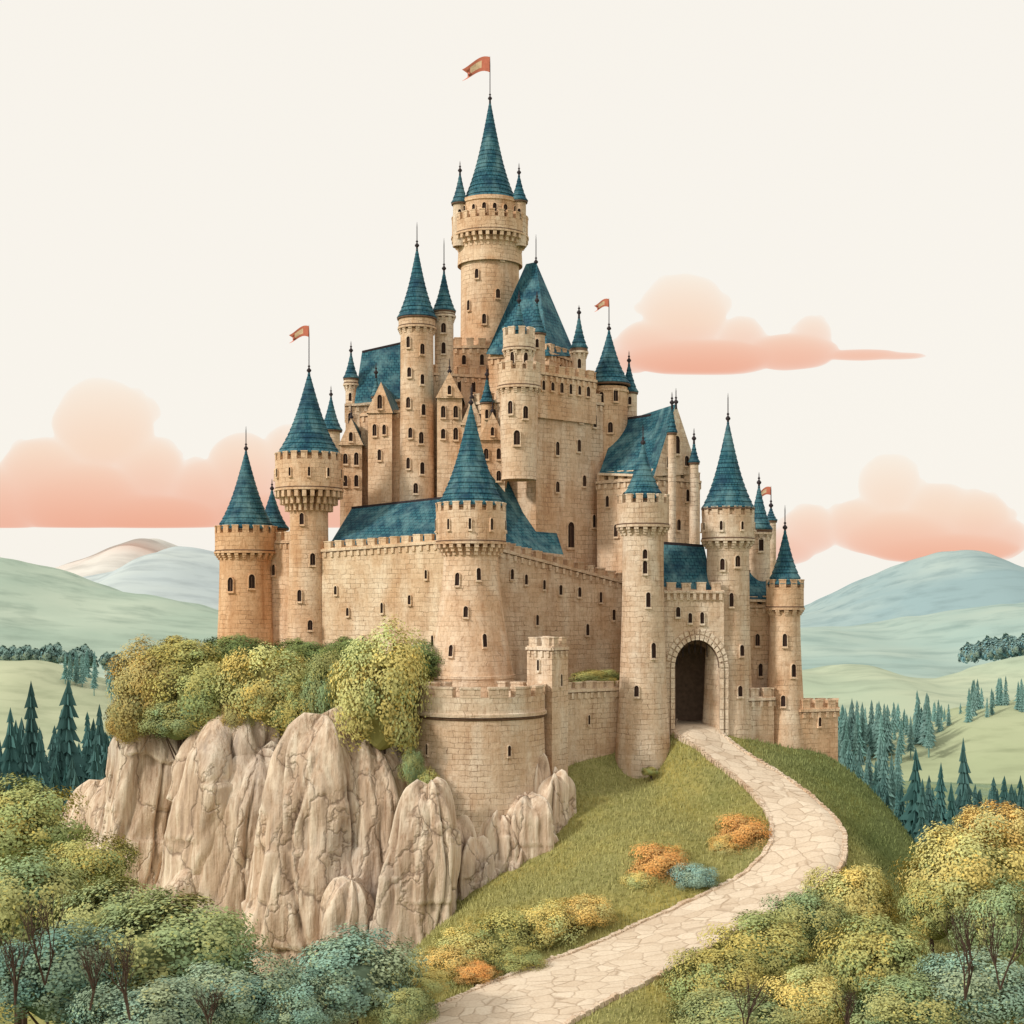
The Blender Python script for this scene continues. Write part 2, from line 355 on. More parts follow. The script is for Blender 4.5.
def gabled(name,px1,px2,d,yb,ye,yr,dep=7,tint=(1,1,1),n=2):
    A=Acc(); prism('',[(px1,d),(px2,d),(px2,d+dep),(px1,d+dep)],yb,ye,d,mer=False,corb=False,A=A,win=[(0,(i+.5)/n,ye+14) for i in range(n)]+[(0,(i+.5)/n,ye+36) for i in range(n)])
    m=(px1+px2)/2; a=W(px1-1.5,ye,d-.3);b_=W(px2+1.5,ye,d-.3);t=W(m,yr,d-.3);k=Vector((0,dep,0))
    A.add([a,b_,t],[[0,1,2]],S_);A.add([a,t,t+k,a+k],[[0,1,2,3]],R_);A.add([b_,b_+k,t+k,t],[[0,1,2,3]],R_)
    window(A,W(m,ye-(ye-yr)*.3,d-.3),(0,-1,0),.4,.9)
    finial(A,(t.x,t.y+.2),t.z-.1,t.z+1.5)
    A.obj(name,castle,tint)
gabled('court_house',437,462,146.5,560,398,372,tint=OR)
gabled('court_house',462,482,145.5,560,425,398,tint=WM,n=1)
gabled('court_house',340,362,150,560,445,418,tint=OR)
gabled('court_house',480,505,143,560,440,412,tint=OR)
roof_gable('west_range_roof',W(328,547,142.3),W(446,543,136.5),W(352,508,147),W(452,497,141.5))
roof_gable('east_range_roof',W(500,549,136.5),W(564,556,141.5),W(484,466,143),W(541,484,149))
prism('east_range_end',[(505,140),(562,143),(556,150),(510,149)],640,553,141,mer=False,corb=False)
prism('west_curtain_wall',[(322,141.5),(446,135),(448,137),(324,143.5)],668,545,138,ytops=[547,541,541,547],
   win=[(0,f,y,.3,.9) for f,y in ((.22,612),(.5,608),(.72,600),(.85,575),(.12,590),(.35,640),(.6,645),(.9,640))],tint=(1.06,1.03,0.95),mh=.6)
prism('east_curtain_wall',[(490,133.9),(626,142),(626,144),(492,136.2)],690,560,138,ytops=[547,580,580,547],
   win=[(0,f,y,.35,1.0) for f,y in ((.15,575),(.25,580),(.38,585),(.5,590),(.64,592),(.8,597),(.33,620),(.7,630),(.9,615))],tint=(.90,.86,.83),mh=.55)
prism('outer_west_wall',[(258,149),(300,145),(302,147),(262,151)],660,540,147,tint=OR,win=[(0,.4,570)])
prism('east_hall',[(597,146),(655,141),(700,145),(690,156),(605,157)],640,478,143,win=[(0,.2,500),(0,.5,497),(0,.8,495),(1,.3,495),(1,.7,495),(1,.5,525),(0,.35,530),(0,.7,530)],tint=WM)
A=Acc()
e1,e2,r1,r2=W(599,474,145.5),W(655,476,140.5),W(618,420,151),W(672,412,146)
roof_gable('',e1,e2,r1,r2,A=A)
g1,g2,tp=W(654,476,140.2),W(699,474,144.8),W(676,404,142.3); bk=Vector((-3,9,0))
A.add([g1,g2,tp],[[0,1,2]],S_);A.add([g1,tp,tp+bk,g1+bk],[[0,1,2,3]],R_);A.add([g2,g2+bk,tp+bk,tp],[[0,1,2,3]],R_)
window(A,W(676,445,142.4),(.5,-1,0),.7,1.7); window(A,W(668,462,141.6),(.5,-1,0),.5,1.1); window(A,W(686,461,143.4),(.5,-1,0),.5,1.1)
finial(A,(tp.x,tp.y),tp.z,tp.z+1.6)
A.obj('east_hall_roof',castle)
# ---------------------------------------------------------------- gatehouse with real open arch
A=Acc(); dg=130.9; s=dg/F; x0,x1=(664-512)*s,(724-512)*s; zt=(HY-590)*s; zb=(HY-733)*s-1.5
acx=(697-512)*s; ahw=22.5*s; zs=(HY-668)*s; K=16
def archz(x,hw=ahw,rise=1.25):
    u=(x-acx)/hw; return zs+hw*rise*math.sqrt(max(0,1-u*u))
xs=[acx-ahw*math.cos(math.pi*k/K) for k in range(K+1)]
for k in range(K):
    a,b_=xs[k],xs[k+1]
    A.add([(a,dg,archz(a)),(b_,dg,archz(b_)),(b_,dg,zt),(a,dg,zt)],[[0,1,2,3]],S_)
    A.add([(a,dg,archz(a)),(b_,dg,archz(b_)),(b_,dg+7,archz(b_)),(a,dg+7,archz(a))],[[0,3,2,1]],WD if k%4 else IK)
A.add([(x0,dg,zb),(xs[0],dg,zb),(xs[0],dg,zt),(x0,dg,zt)],[[0,1,2,3]],S_)
A.add([(xs[-1],dg,zb),(x1,dg,zb),(x1,dg,zt),(xs[-1],dg,zt)],[[0,1,2,3]],S_)
for xx in (xs[0],xs[-1]):
    A.add([(xx,dg,zb),(xx,dg+1.2,zb),(xx,dg+1.2,zs),(xx,dg,zs)],[[0,1,2,3]],S_)
    A.add([(xx,dg+1.2,zb),(xx,dg+7,zb),(xx,dg+7,zs),(xx,dg+1.2,zs)],[[0,1,2,3]],WD)
A.add([(x0,dg,zb),(x0,dg+7,zb),(x0,dg+7,zt),(x0,dg,zt)],[[0,1,2,3]],S_);A.add([(x1,dg,zb),(x1,dg+7,zb),(x1,dg+7,zt),(x1,dg,zt)],[[0,1,2,3]],S_)
A.add([(x0,dg,zt),(x1,dg,zt),(x1,dg+7,zt),(x0,dg+7,zt)],[[0,1,2,3]],T_)
A.add([(x0,dg+7,zb),(x1,dg+7,zb),(x1,dg+7,zt),(x0,dg+7,zt)],[[0,1,2,3]],WD)
for k in range(K):
    a,b_=xs[k],xs[k+1]; q=.84
    A.add([(a,dg+2.2,archz(a)),(b_,dg+2.2,archz(b_)),(acx+(b_-acx)*q,dg+2.2,zs+(archz(b_)-zs)*q),(acx+(a-acx)*q,dg+2.2,zs+(archz(a)-zs)*q)],[[0,1,2,3]],WD)
for sg in (-1,1): obox(A,Vector((acx+sg*ahw*.92,dg+2.2,zb)),Vector((1,0,0)),Vector((0,-1,0)),ahw*.16,.4,zs-zb,WD)
for k in range(7):
    xx=acx+(k-3)*ahw*.27; z_=archz(xx); obox(A,Vector((xx,dg+1.5,z_-1.2)),Vector((1,0,0)),Vector((0,-1,0)),.09,.09,1.3,M_)
for rr0,dep in ((1.0,.28),(1.22,.14)):
    n=17
    for k in range(n):
        a0=math.pi*k/n+.02;a1=math.pi*(k+1)/n-.02
        q=[]
        for o in (-.05,dep):
            for r,a in ((rr0,a0),(rr0+.17,a0),(rr0+.17,a1),(rr0,a1)):
                q.append((acx-ahw*r*math.cos(a),dg-o,zs+ahw*r*1.25*math.sin(a)))
        A.add(q,[[0,3,2,1],[4,5,6,7],[0,1,5,4],[1,2,6,5],[2,3,7,6],[3,0,4,7]],T_)
    for sgn in (-1,1):
        for k in range(8):
            h=(zs-zb)/8
            obox(A,Vector((acx+sgn*ahw*(rr0+.085),dg+.05,zb+k*h)),Vector((1,0,0)),Vector((0,-1,0)),ahw*.17,dep+.05,h-.05,T_)
crenel(A,Vector((x0,dg,zt)),Vector((x1,dg,zt)),Vector((0,-1,0)),mh=.6)
for i in range(9): obox(A,Vector((x0+.4+i*.6,dg+.05,zt-.9)),Vector((1,0,0)),Vector((0,-1,0)),.28,.3,.6,T_)
obox(A,Vector(((x0+x1)/2,dg+.05,zt-.3)),Vector((1,0,0)),Vector((0,-1,0)),x1-x0,.36,.22,T_)
for px_,py_ in ((690,618),(702,618),(678,612)): window(A,W(px_,py_,dg),(0,-1,0),.4,1.0)
roof_gable('',W(662,588,131.6),W(714,592,132.2),W(664,543,135.2),W(704,546,135.8),A=A)
A.obj('gatehouse',castle,GR)
prism('east_curtain_wall_low',[(745,136),(775,136.5),(775,138),(745,138)],740,604,136,win=[(0,.4,640),(0,.5,670)],tint=WM)
roof_gable('east_range_roof_low',W(744,600,135.6),W(769,601,136),W(746,571,138.5),W(766,572,139))
prism('outer_gate_wall',[(748,132),(774,133),(774,134.5),(748,134)],750,697,132,tint=GR)
prism('outer_east_wall',[(800,133.5),(838,135),(838,137),(800,135.5)],760,708,134,tint=OR,win=[(0,.5,722,.3,.8)])
prism('postern_tower',[(527,125),(552,122.6),(568,125),(545,127.5)],775,646,124,win=[(0,.5,665,.3,.9),(1,.5,680,.3,.9),(0,.6,720,.3,.9)],tint=GR)
prism('outer_south_wall',[(562,126.5),(626,131),(626,132.2),(562,127.7)],800,688,128,tint=(.93,.92,.90),win=[(0,.4,720,.25,.8)],mh=.45)
A=Acc(); d=123; s=d/F; c=((479-512)*s,d); Z=lambda y:(HY-y)*s; R=66*s
lathe(A,c,[(R*1.12,Z(905)),(R*1.08,Z(850)),(R*1.02,Z(780)),(R*.985,Z(716)),(R*.985,Z(713))],S_,72,uref=R)
lathe(A,c,[(R*.97,Z(716)),(R*1.0,Z(716)),(R*1.0,Z(713)),(R*.97,Z(713))],IK,72)
lathe(A,c,[(R*.97,Z(713)),(R*1.03,Z(713)),(R*1.03,Z(710)),(R,Z(709)),(R,Z(694)),(R-.7,Z(694)),(R-.7,Z(704)),(.01,Z(704))],T_,72,smooth=False)
n=15
for i in range(n):
    a=2*math.pi*i/n;w=.36*2*math.pi/n
    for q in range(3):
        arcbox(A,c,R-.72,R+.04,a-w+2*w*q/3,a-w+2*w*(q+1)/3,Z(694),Z(686),S_)
        arcbox(A,c,R-.78,R+.1,a-w*1.04+2.08*w*q/3,a-w*1.04+2.08*w*(q+1)/3,Z(686),Z(684),T_)
for a in (-2.4,-1.1): window(A,Vector((c[0]+R*.995*math.cos(a),c[1]+R*.995*math.sin(a),Z(745))),(math.cos(a),math.sin(a),0),.25,.8)
A.obj('round_bastion',castle,(.92,.91,.90))
# ---------------------------------------------------------------- terrain
VALLEY=-42.0
pathpts=[(699,722,138,4.2),(697,730,131,4.2),(722,752,127.5,4.4),(765,782,122,4.8),(800,815,116,5.3),(807,848,110.5,5.8),(782,880,106,6.6),(738,905,102.5,7),(690,929,99,7.2),(632,958,95,7.8),(568,985,91,8.4),(500,1018,86.5,9),(410,1075,80,9),(300,1130,74,9)]
PP=[W(a,b_,d_) for a,b_,d_,w in pathpts]; PW=[p[3] for p in pathpts]
def catmull(P,Wd,n=14):
    out=[]
    for i in range(len(P)-1):
        p0=P[max(0,i-1)];p1=P[i];p2=P[i+1];p3=P[min(len(P)-1,i+2)]
        for k in range(n):
            t=k/n
            out.append((0.5*((2*p1)+(-p0+p2)*t+(2*p0-5*p1+4*p2-p3)*t*t+(-p0+3*p1-3*p2+p3)*t**3),Wd[i]*(1-t)+Wd[i+1]*t))
    out.append((P[-1],Wd[-1])); return out
PC=catmull(PP,PW)
ctrl=[]
for i in range(0,len(PC),5):
    p,w=PC[i]; q=PC[min(i+1,len(PC)-1)][0]; p_=PC[max(i-1,0)][0]
    t=(q-p_); t.z=0; t.normalize(); n=Vector((t.y,-t.x,0))
    for o in (-.5,0,.5): ctrl.append((p.x+n.x*o*w,p.y+n.y*o*w,p.z))
def cp(px,py,d): v=W(px,py,d); ctrl.append(tuple(v))
def cz(px,d,z): ctrl.append(((px-512)*d/F,d,z))
for q in [(655,768,129),(615,792,124),(590,835,117),(560,868,112),(500,915,105),(440,945,101),(700,798,121),(738,828,115),(660,855,110),(600,900,104),(485,895,112.5),(540,868,114.5),(440,925,107),
          (770,742,134),(810,750,134),(850,772,133),(890,812,131),(915,845,129),(940,880,125),(860,850,118),(850,900,106),(900,930,100),(760,960,92),(700,1010,86),(850,990,88),(640,830,114),(575,800,122.5)]: cp(*q)
for q in [(60,90,-30),(200,90,-29),(300,100,-29),(380,107,-28.5),(430,98,-25.5),(320,85,-28),(100,125,-36),(30,140,-40),(60,110,-34),(220,112,-31),(150,118,-33),
          (150,124,-33),(230,120,-31),(320,112,-30),(400,111,-28.5),(250,127,-29),(340,122,-28),(170,130,-28),(420,117,-25.5),(300,118,-30),(380,118,-27),
          (180,138,-9),(240,136.5,-9),(300,135,-9),(350,133,-9.5),(400,131.5,-9.5),(300,145,-5.5),(230,150,-5),(200,148,-6),(380,140,-5.5),(450,150,-6),(450,138,-6.5),(560,135,-8),(560,150,-7),(600,134,-9.5),(620,150,-8),(700,150,-10),(700,140,-11),(790,142,-12),
          (300,175,-12),(500,175,-12),(700,175,-14),(300,205,-34),(500,210,-34),(700,205,-34),(830,150,-19),(880,150,-26),(960,150,-38),(960,130,-30),(1010,118,-30),(130,145,-24),(90,150,-36),(1010,95,-25),
          (150,175,-38),(850,180,-38),(1100,110,-36),(-100,100,-38),(-100,140,-42),(1100,140,-42),(1100,80,-30),(-50,75,-34),(500,60,-27),(1000,60,-27),(200,60,-30)]: cz(*q)
C=np.array(ctrl); PX=C[:,:2]; c2=6.0
Dm=np.sqrt(((PX[:,None]-PX[None])**2).sum(-1)+c2)
wts=np.linalg.solve(Dm+np.eye(len(C))*-0.15,C[:,2]-VALLEY)
def hgt(x,y):
    x=np.atleast_1d(np.asarray(x,float));y=np.atleast_1d(np.asarray(y,float)); out=np.zeros_like(x)
    for i in range(0,len(x),20000):
        D=np.sqrt((x[i:i+20000,None]-PX[None,:,0])**2+(y[i:i+20000,None]-PX[None,:,1])**2+c2); out[i:i+20000]=D@wts
    m=np.maximum(0,1-np.maximum(0,np.maximum(np.abs(x)-70,np.maximum(y-200,55-y)))/45.0); m=m*m*(3-2*m)
    out=np.clip(out,-2,60)
    return VALLEY+out*m
def H1(x,y): return float(hgt([x],[y])[0])
def axis(lo,hi,st,far):
    a=list(np.arange(lo,hi+.01,st)); g=st
    r=[];v=a[-1]
    while v<far: g*=1.25; v+=g; r.append(v)
    g=st;l=[];v=a[0]
    while v>-far: g*=1.25; v-=g; l.append(v)
    return np.array(l[::-1]+a+r)
gx=axis(-75,85,1.0,6000); gy=axis(58,185,1.0,6000)
X,Y=np.meshgrid(gx,gy); Zg=hgt(X.ravel(),Y.ravel())
def gridmesh(name,X,Y,Zv,mat,cols=None):
    ny,nx=X.shape; me=bpy.data.meshes.new(name)
    V=np.stack([X.ravel(),Y.ravel(),Zv.ravel()],1)
    i=np.arange((ny-1)*(nx-1)); r=i//(nx-1); c=i%(nx-1); a=r*nx+c
    Fc=np.stack([a,a+1,a+nx+1,a+nx],1)
    me.from_pydata(V.tolist(),[],Fc.tolist()); me.polygons.foreach_set('use_smooth',[True]*len(Fc))
    if cols is not None:
        at=me.color_attributes.new('Col','FLOAT_COLOR','POINT'); at.data.foreach_set('color',np.concatenate([cols,np.ones((len(cols),1))],1).astype(np.float32).ravel())
    me.materials.append(mat); return link(bpy.data.objects.new(name,me))
def ground_mat():
    m,nt,b=newmat('meadow_grass',1.0)
    at=nt.nodes.new('ShaderNodeVertexColor'); at.layer_name='Col'
    c=mix(nt,at.outputs[0],(1.35,1.15,0.85),ramp(nt,noise_n(nt,0.16,5),[(0.4,0),(0.7,1)]),'MULTIPLY')
    c=mix(nt,c,(0.5,0.6,0.5),ramp(nt,noise_n(nt,0.09,4),[(0.48,0),(0.72,0.8)]),'MULTIPLY')
    c=mix(nt,c,(0.66,0.7,0.56),ramp(nt,noise_n(nt,2.2,5,rough=.75),[(0.42,0),(0.65,1)]),'MULTIPLY')
    nt.links.new(c,b.inputs['Base Color']); bump(nt,b,noise_n(nt,2.5,4,rough=.7),.6,.3); return m
xr,yr=X.ravel(),Y.ravel()
def rightmask(x,y): return 1/(1+np.exp(-(x-26-np.where(y>112,(y-112)*-0.25,(112-y)*0.9))/2.5))
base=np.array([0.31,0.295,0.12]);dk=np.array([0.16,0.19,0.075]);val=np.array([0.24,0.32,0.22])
right=rightmask(xr,yr)[:,None]
cols=base*(1-right)+dk*right
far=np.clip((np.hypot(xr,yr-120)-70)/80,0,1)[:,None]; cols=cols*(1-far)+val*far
gridmesh('ground',X,Y,Zg,ground_mat(),cols)
def path_mat():
    m,nt,b=newmat('flagstone',.9)
    co=nt.nodes.new('ShaderNodeTexCoord').outputs['Object']
    vo=nt.nodes.new('ShaderNodeTexVoronoi'); vo.feature='DISTANCE_TO_EDGE'; vo.inputs['Scale'].default_value=.95; vo.inputs['Randomness'].default_value=.75
    vc=nt.nodes.new('ShaderNodeTexVoronoi'); vc.inputs['Scale'].default_value=.95; vc.inputs['Randomness'].default_value=.75
    wn=nt.nodes.new('ShaderNodeTexNoise'); wn.inputs['Scale'].default_value=1.2; nt.links.new(co,wn.inputs['Vector'])
    va=nt.nodes.new('ShaderNodeVectorMath'); va.operation='MULTIPLY_ADD'; nt.links.new(wn.outputs['Color'],va.inputs[0]); va.inputs[1].default_value=(.35,.35,0); nt.links.new(co,va.inputs[2])
    fl=nt.nodes.new('ShaderNodeMapping'); fl.inputs['Scale'].default_value=(.7,1,0); nt.links.new(va.outputs[0],fl.inputs[0])
    nt.links.new(fl.outputs[0],vo.inputs['Vector']);nt.links.new(fl.outputs[0],vc.inputs['Vector'])
    sep=nt.nodes.new('ShaderNodeSeparateColor'); nt.links.new(vc.outputs['Color'],sep.inputs[0])
    c=mix(nt,(.78,.67,.53),(.66,.54,.41),sep.outputs[0])
    c=mix(nt,c,(.50,.39,.28),ramp(nt,noise_n(nt,.3,5),[(.52,0),(.8,.55)]))
    lf=nt.nodes.new('ShaderNodeMath'); lf.operation='MULTIPLY'; nt.links.new(ramp(nt,vo.outputs['Distance'],[(0,1.0),(.05,0)]),lf.inputs[0]); nt.links.new(ramp(nt,noise_n(nt,.5,4),[(.35,.3),(.65,.85)]),lf.inputs[1])
    c=mix(nt,c,(.34,.24,.16),lf.outputs[0])
    c=mix(nt,c,(.84,.8,.75),ramp(nt,noise_n(nt,6,5),[(.4,0),(.7,.8)]),'MULTIPLY')
    nt.links.new(c,b.inputs['Base Color'])
    p=bump(nt,b,ramp(nt,vo.outputs['Distance'],[(0,0),(.08,1)]),.4,.05); bump(nt,b,noise_n(nt,4,4),.3,.08,p); return m
PM=path_mat()
nc=13
rows=[]
PC2=catmull(PP,PW,24)
for i,(p,w) in enumerate(PC2):
    q=PC2[min(i+1,len(PC2)-1)][0]; p_=PC2[max(i-1,0)][0]; t=(q-p_); t.z=0; t.normalize(); n=Vector((t.y,-t.x,0))
    rows.append((p,w*(1+.05*noise.noise((i*.15,0,3))),n))
allp=np.array([[p.x+n.x*w*(k/(nc-1)-.5),p.y+n.y*w*(k/(nc-1)-.5)] for p,w,n in rows for k in range(nc)])
hz=hgt(allp[:,0],allp[:,1]).reshape(-1,nc)
V=np.column_stack([allp,hz.ravel()+.16])
me=bpy.data.meshes.new('stone_path'); L=len(rows)
Fc=[[i*nc+k,i*nc+k+1,(i+1)*nc+k+1,(i+1)*nc+k] for i in range(L-1) for k in range(nc-1)]
me.from_pydata(V.tolist(),[],Fc); me.materials.append(PM); me.polygons.foreach_set('use_smooth',[True]*len(Fc))
road=link(bpy.data.objects.new('stone_path',me))
A=Acc()
for side in (0,nc-1):
    i=0
    while i<L-2:
        st=1
        a=Vector(V[i*nc+side]);b_=Vector(V[(i+st)*nc+side]); 
        if (b_-a).length<.25: st=2; b_=Vector(V[min(i+st,L-1)*nc+side])
        t=(b_-a); ln=t.length; 
        if ln<.05: i+=st; continue
        t.normalize(); n=Vector((t.y,-t.x,0)).normalized()
        wdt=random.uniform(.14,.26); hh=random.uniform(.06,.18); up=Vector((0,0,1))
        q=[]
        for z in (-.35,hh):
            for u,v in ((.04,-wdt),(ln-.04,-wdt),(ln-.04,wdt),(.04,wdt)):
                k=.8 if z>0 else 1
                q.append(a+t*u+n*v*k+up*z)
        A.add(q,[[0,3,2,1],[4,5,6,7],[0,1,5,4],[1,2,6,5],[2,3,7,6],[3,0,4,7]],T_)
        i+=st
kb=A.obj('kerb_stones',road,(.95,.95,.95))
# ---------------------------------------------------------------- cliff: broad weathered boulders
def rock_mat():
    m,nt,b=newmat('cliff_rock',.95)
    n1=noise_n(nt,.22,5,mscale=(1,1,.35),rough=.6); n2=noise_n(nt,.8,5,mscale=(1.4,1.4,.18),rough=.6)
    c=mix(nt,(.68,.52,.385),(.46,.335,.24),ramp(nt,n1,[(.38,0),(.62,1)]))
    c=mix(nt,c,(.84,.72,.57),ramp(nt,n2,[(.48,0),(.66,.8)]))
    c=mix(nt,c,(.30,.21,.155),ramp(nt,n2,[(.30,.75),(.43,0)]))
    c=mix(nt,c,(.50,.48,.45),ramp(nt,noise_n(nt,.10,3),[(.50,0),(.68,.5)]))
    n3=noise_n(nt,2.6,4,mscale=(1.6,1.6,.10),rough=.6)
    c=mix(nt,c,(.66,.57,.50),ramp(nt,n3,[(.50,0),(.66,.7)]),'MULTIPLY')
    co=nt.nodes.new('ShaderNodeTexCoord').outputs['Object']
    wn=nt.nodes.new('ShaderNodeTexNoise'); wn.inputs['Scale'].default_value=.3; wn.inputs['Detail'].default_value=4; nt.links.new(co,wn.inputs['Vector'])
    va=nt.nodes.new('ShaderNodeVectorMath'); va.operation='MULTIPLY_ADD'; nt.links.new(wn.outputs['Color'],va.inputs[0]); va.inputs[1].default_value=(4,4,4); nt.links.new(co,va.inputs[2])
    mp=nt.nodes.new('ShaderNodeMapping'); mp.inputs['Scale'].default_value=(.32,.32,.10); mp.inputs['Rotation'].default_value=(0,.35,0); nt.links.new(va.outputs[0],mp.inputs[0])
    vo=nt.nodes.new('ShaderNodeTexVoronoi'); vo.feature='DISTANCE_TO_EDGE'; vo.inputs['Scale'].default_value=1; nt.links.new(mp.outputs[0],vo.inputs['Vector'])
    c=mix(nt,c,(.18,.12,.085),ramp(nt,vo.outputs['Distance'],[(0,.75),(.018,0)]))
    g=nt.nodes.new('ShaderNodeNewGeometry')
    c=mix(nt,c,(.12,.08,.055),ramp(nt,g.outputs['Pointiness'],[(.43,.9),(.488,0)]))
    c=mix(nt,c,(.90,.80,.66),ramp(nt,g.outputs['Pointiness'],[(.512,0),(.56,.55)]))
    nt.links.new(c,b.inputs['Base Color']); p=bump(nt,b,ramp(nt,vo.outputs['Distance'],[(0,0),(.05,1)]),.5,.3); p=bump(nt,b,n2,.6,.5,p); bump(nt,b,noise_n(nt,2.5,5,rough=.7),.5,.2,p); return m
RM=rock_mat()
cv=[];cf=[]
def pillar(px,d,ht,hb,yt,yb,seed,asp=.8,lean=0,seg=120,rings=70,K=6):
    r_=random.Random(seed*13+1)
    s=d/F; cx=(px-512)*s; zt=(HY-yt)*s; zb=(HY-yb)*s-2; o=len(cv)
    pl=[(2*math.pi*(k+r_.uniform(-.4,.4))/K, r_.uniform(.74,1.0), r_.uniform(-.12,.12)) for k in range(K)]
    cracks=[(r_.uniform(3.3,6.1),r_.uniform(.03,.08),r_.uniform(.05,.15)) for _ in range(4)]
    capdir=r_.uniform(-.6,3.7); capt=r_.uniform(.35,.75); nz=max(.9,18/(zt-zb))
    for i in range(rings+1):
        t=i/rings; z=zt+(zb-zt)*t
        cap=math.sqrt(max(0,1-(1-min(1,t/.22))**2))*.8+.2*min(1,t/.04)
        bul=1+.16*noise.noise((z*.16*nz,seed*2.7,0))
        rr=(ht+(hb-ht)*t**.8)*s*cap*bul if i else .02
        cx2=cx+lean*s*t+ht*s*.22*noise.noise((z*.10*nz,seed*5.1,3))
        dks=[]
        for k,(th,dk,sl) in enumerate(pl):
            st=noise.cell(Vector((k*7.3+seed,z*.14*nz+k*.37,0)))*.16
            dks.append(dk+sl*(1-t)+st*.6+.12*noise.noise((k*3.1,z*.13*nz,seed)))
        for k in range(seg):
            a=2*math.pi*k/seg; ca,sa=math.cos(a),math.sin(a)
            ssum=0
            for (th,_,_),dk in zip(pl,dks):
                co_=math.cos(a-th-.35*noise.noise((z*.09,th,seed)))
                if co_>.2: ssum+=(co_/dk)**13
            f=min(1.22,ssum**(-1/13) if ssum>0 else 1.2)
            for ca_,cw,cd in cracks:
                dt=(a-ca_-.9*noise.noise((z*.08,ca_*3,seed))+math.pi)%(2*math.pi)-math.pi
                f-=cd*math.exp(-(dt/cw)**2)*min(1,t*4+.2)*(.5+.5*noise.noise((z*.2,ca_,1)))*1.4
            f+=noise.noise((ca*2.3+seed,sa*2.3,z*.16))*.16+noise.noise((ca*6,sa*6,z*.4+seed))*.05+noise.noise((ca*14,sa*14,z*.9+seed))*.018
            r=rr*f
            ztop=0 if t>.35 else (math.cos(a-capdir)*capt*rr*.55+noise.noise((ca*1.5+seed,sa*1.5,0))*1.3)*(1-t/.35)
            cv.append((cx2+r*ca,d+r*sa*asp,z+ztop*(1 if i else 0)))
    for i in range(rings):
        for k in range(seg):
            k2=(k+1)%seg; cf.append([o+i*seg+k,o+(i+1)*seg+k,o+(i+1)*seg+k2,o+i*seg+k2])
P_=[(152,131,44,56,722,900,1,.8,-26),(112,133,22,34,790,885,14,.8,-6),(232,126,52,64,704,930,3,.8,-42),(262,123.5,30,52,748,950,4,.8,-24),
 (326,119,54,74,714,992,5,.75,-26),(370,119.5,38,50,738,965,6,.8,0),(298,120.5,28,46,760,985,7,.8,-20),(398,121.5,28,40,748,905,9,.8,3),
 (430,114.5,26,48,784,948,10,.8,-16),(250,135,120,140,728,985,11,.35,0),(350,129,80,95,722,965,12,.45,0),(100,138,30,60,780,960,13,.6,0),
 (350,114.5,24,42,880,992,31,.8,-8),(190,123,24,40,860,940,32,.8,-10)]
for q in P_: pillar(*q[:7],asp=q[7],lean=q[8],seg=130 if q[2]<60 else 160)
# boulders banked around the foot of the bastion
for q in [(500,117.6,22,32,815,893,40),(528,118.2,24,32,795,878,41),(551,120.2,20,28,775,868,42),(474,116.8,20,32,838,903,43),(452,117.6,20,28,815,908,44),(516,117.0,14,22,850,890,45),(541,118.0,14,20,835,872,46),(560,121.2,13,18,805,852,47),(490,116.3,13,22,866,903,48),(537,120.5,14,20,760,840,49)]:
    pillar(*q,asp=.8,lean=0,seg=90,rings=44,K=5)
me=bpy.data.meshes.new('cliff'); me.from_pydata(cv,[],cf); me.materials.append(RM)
me.polygons.foreach_set('use_smooth',[True]*len(cf)); link(bpy.data.objects.new('cliff',me))
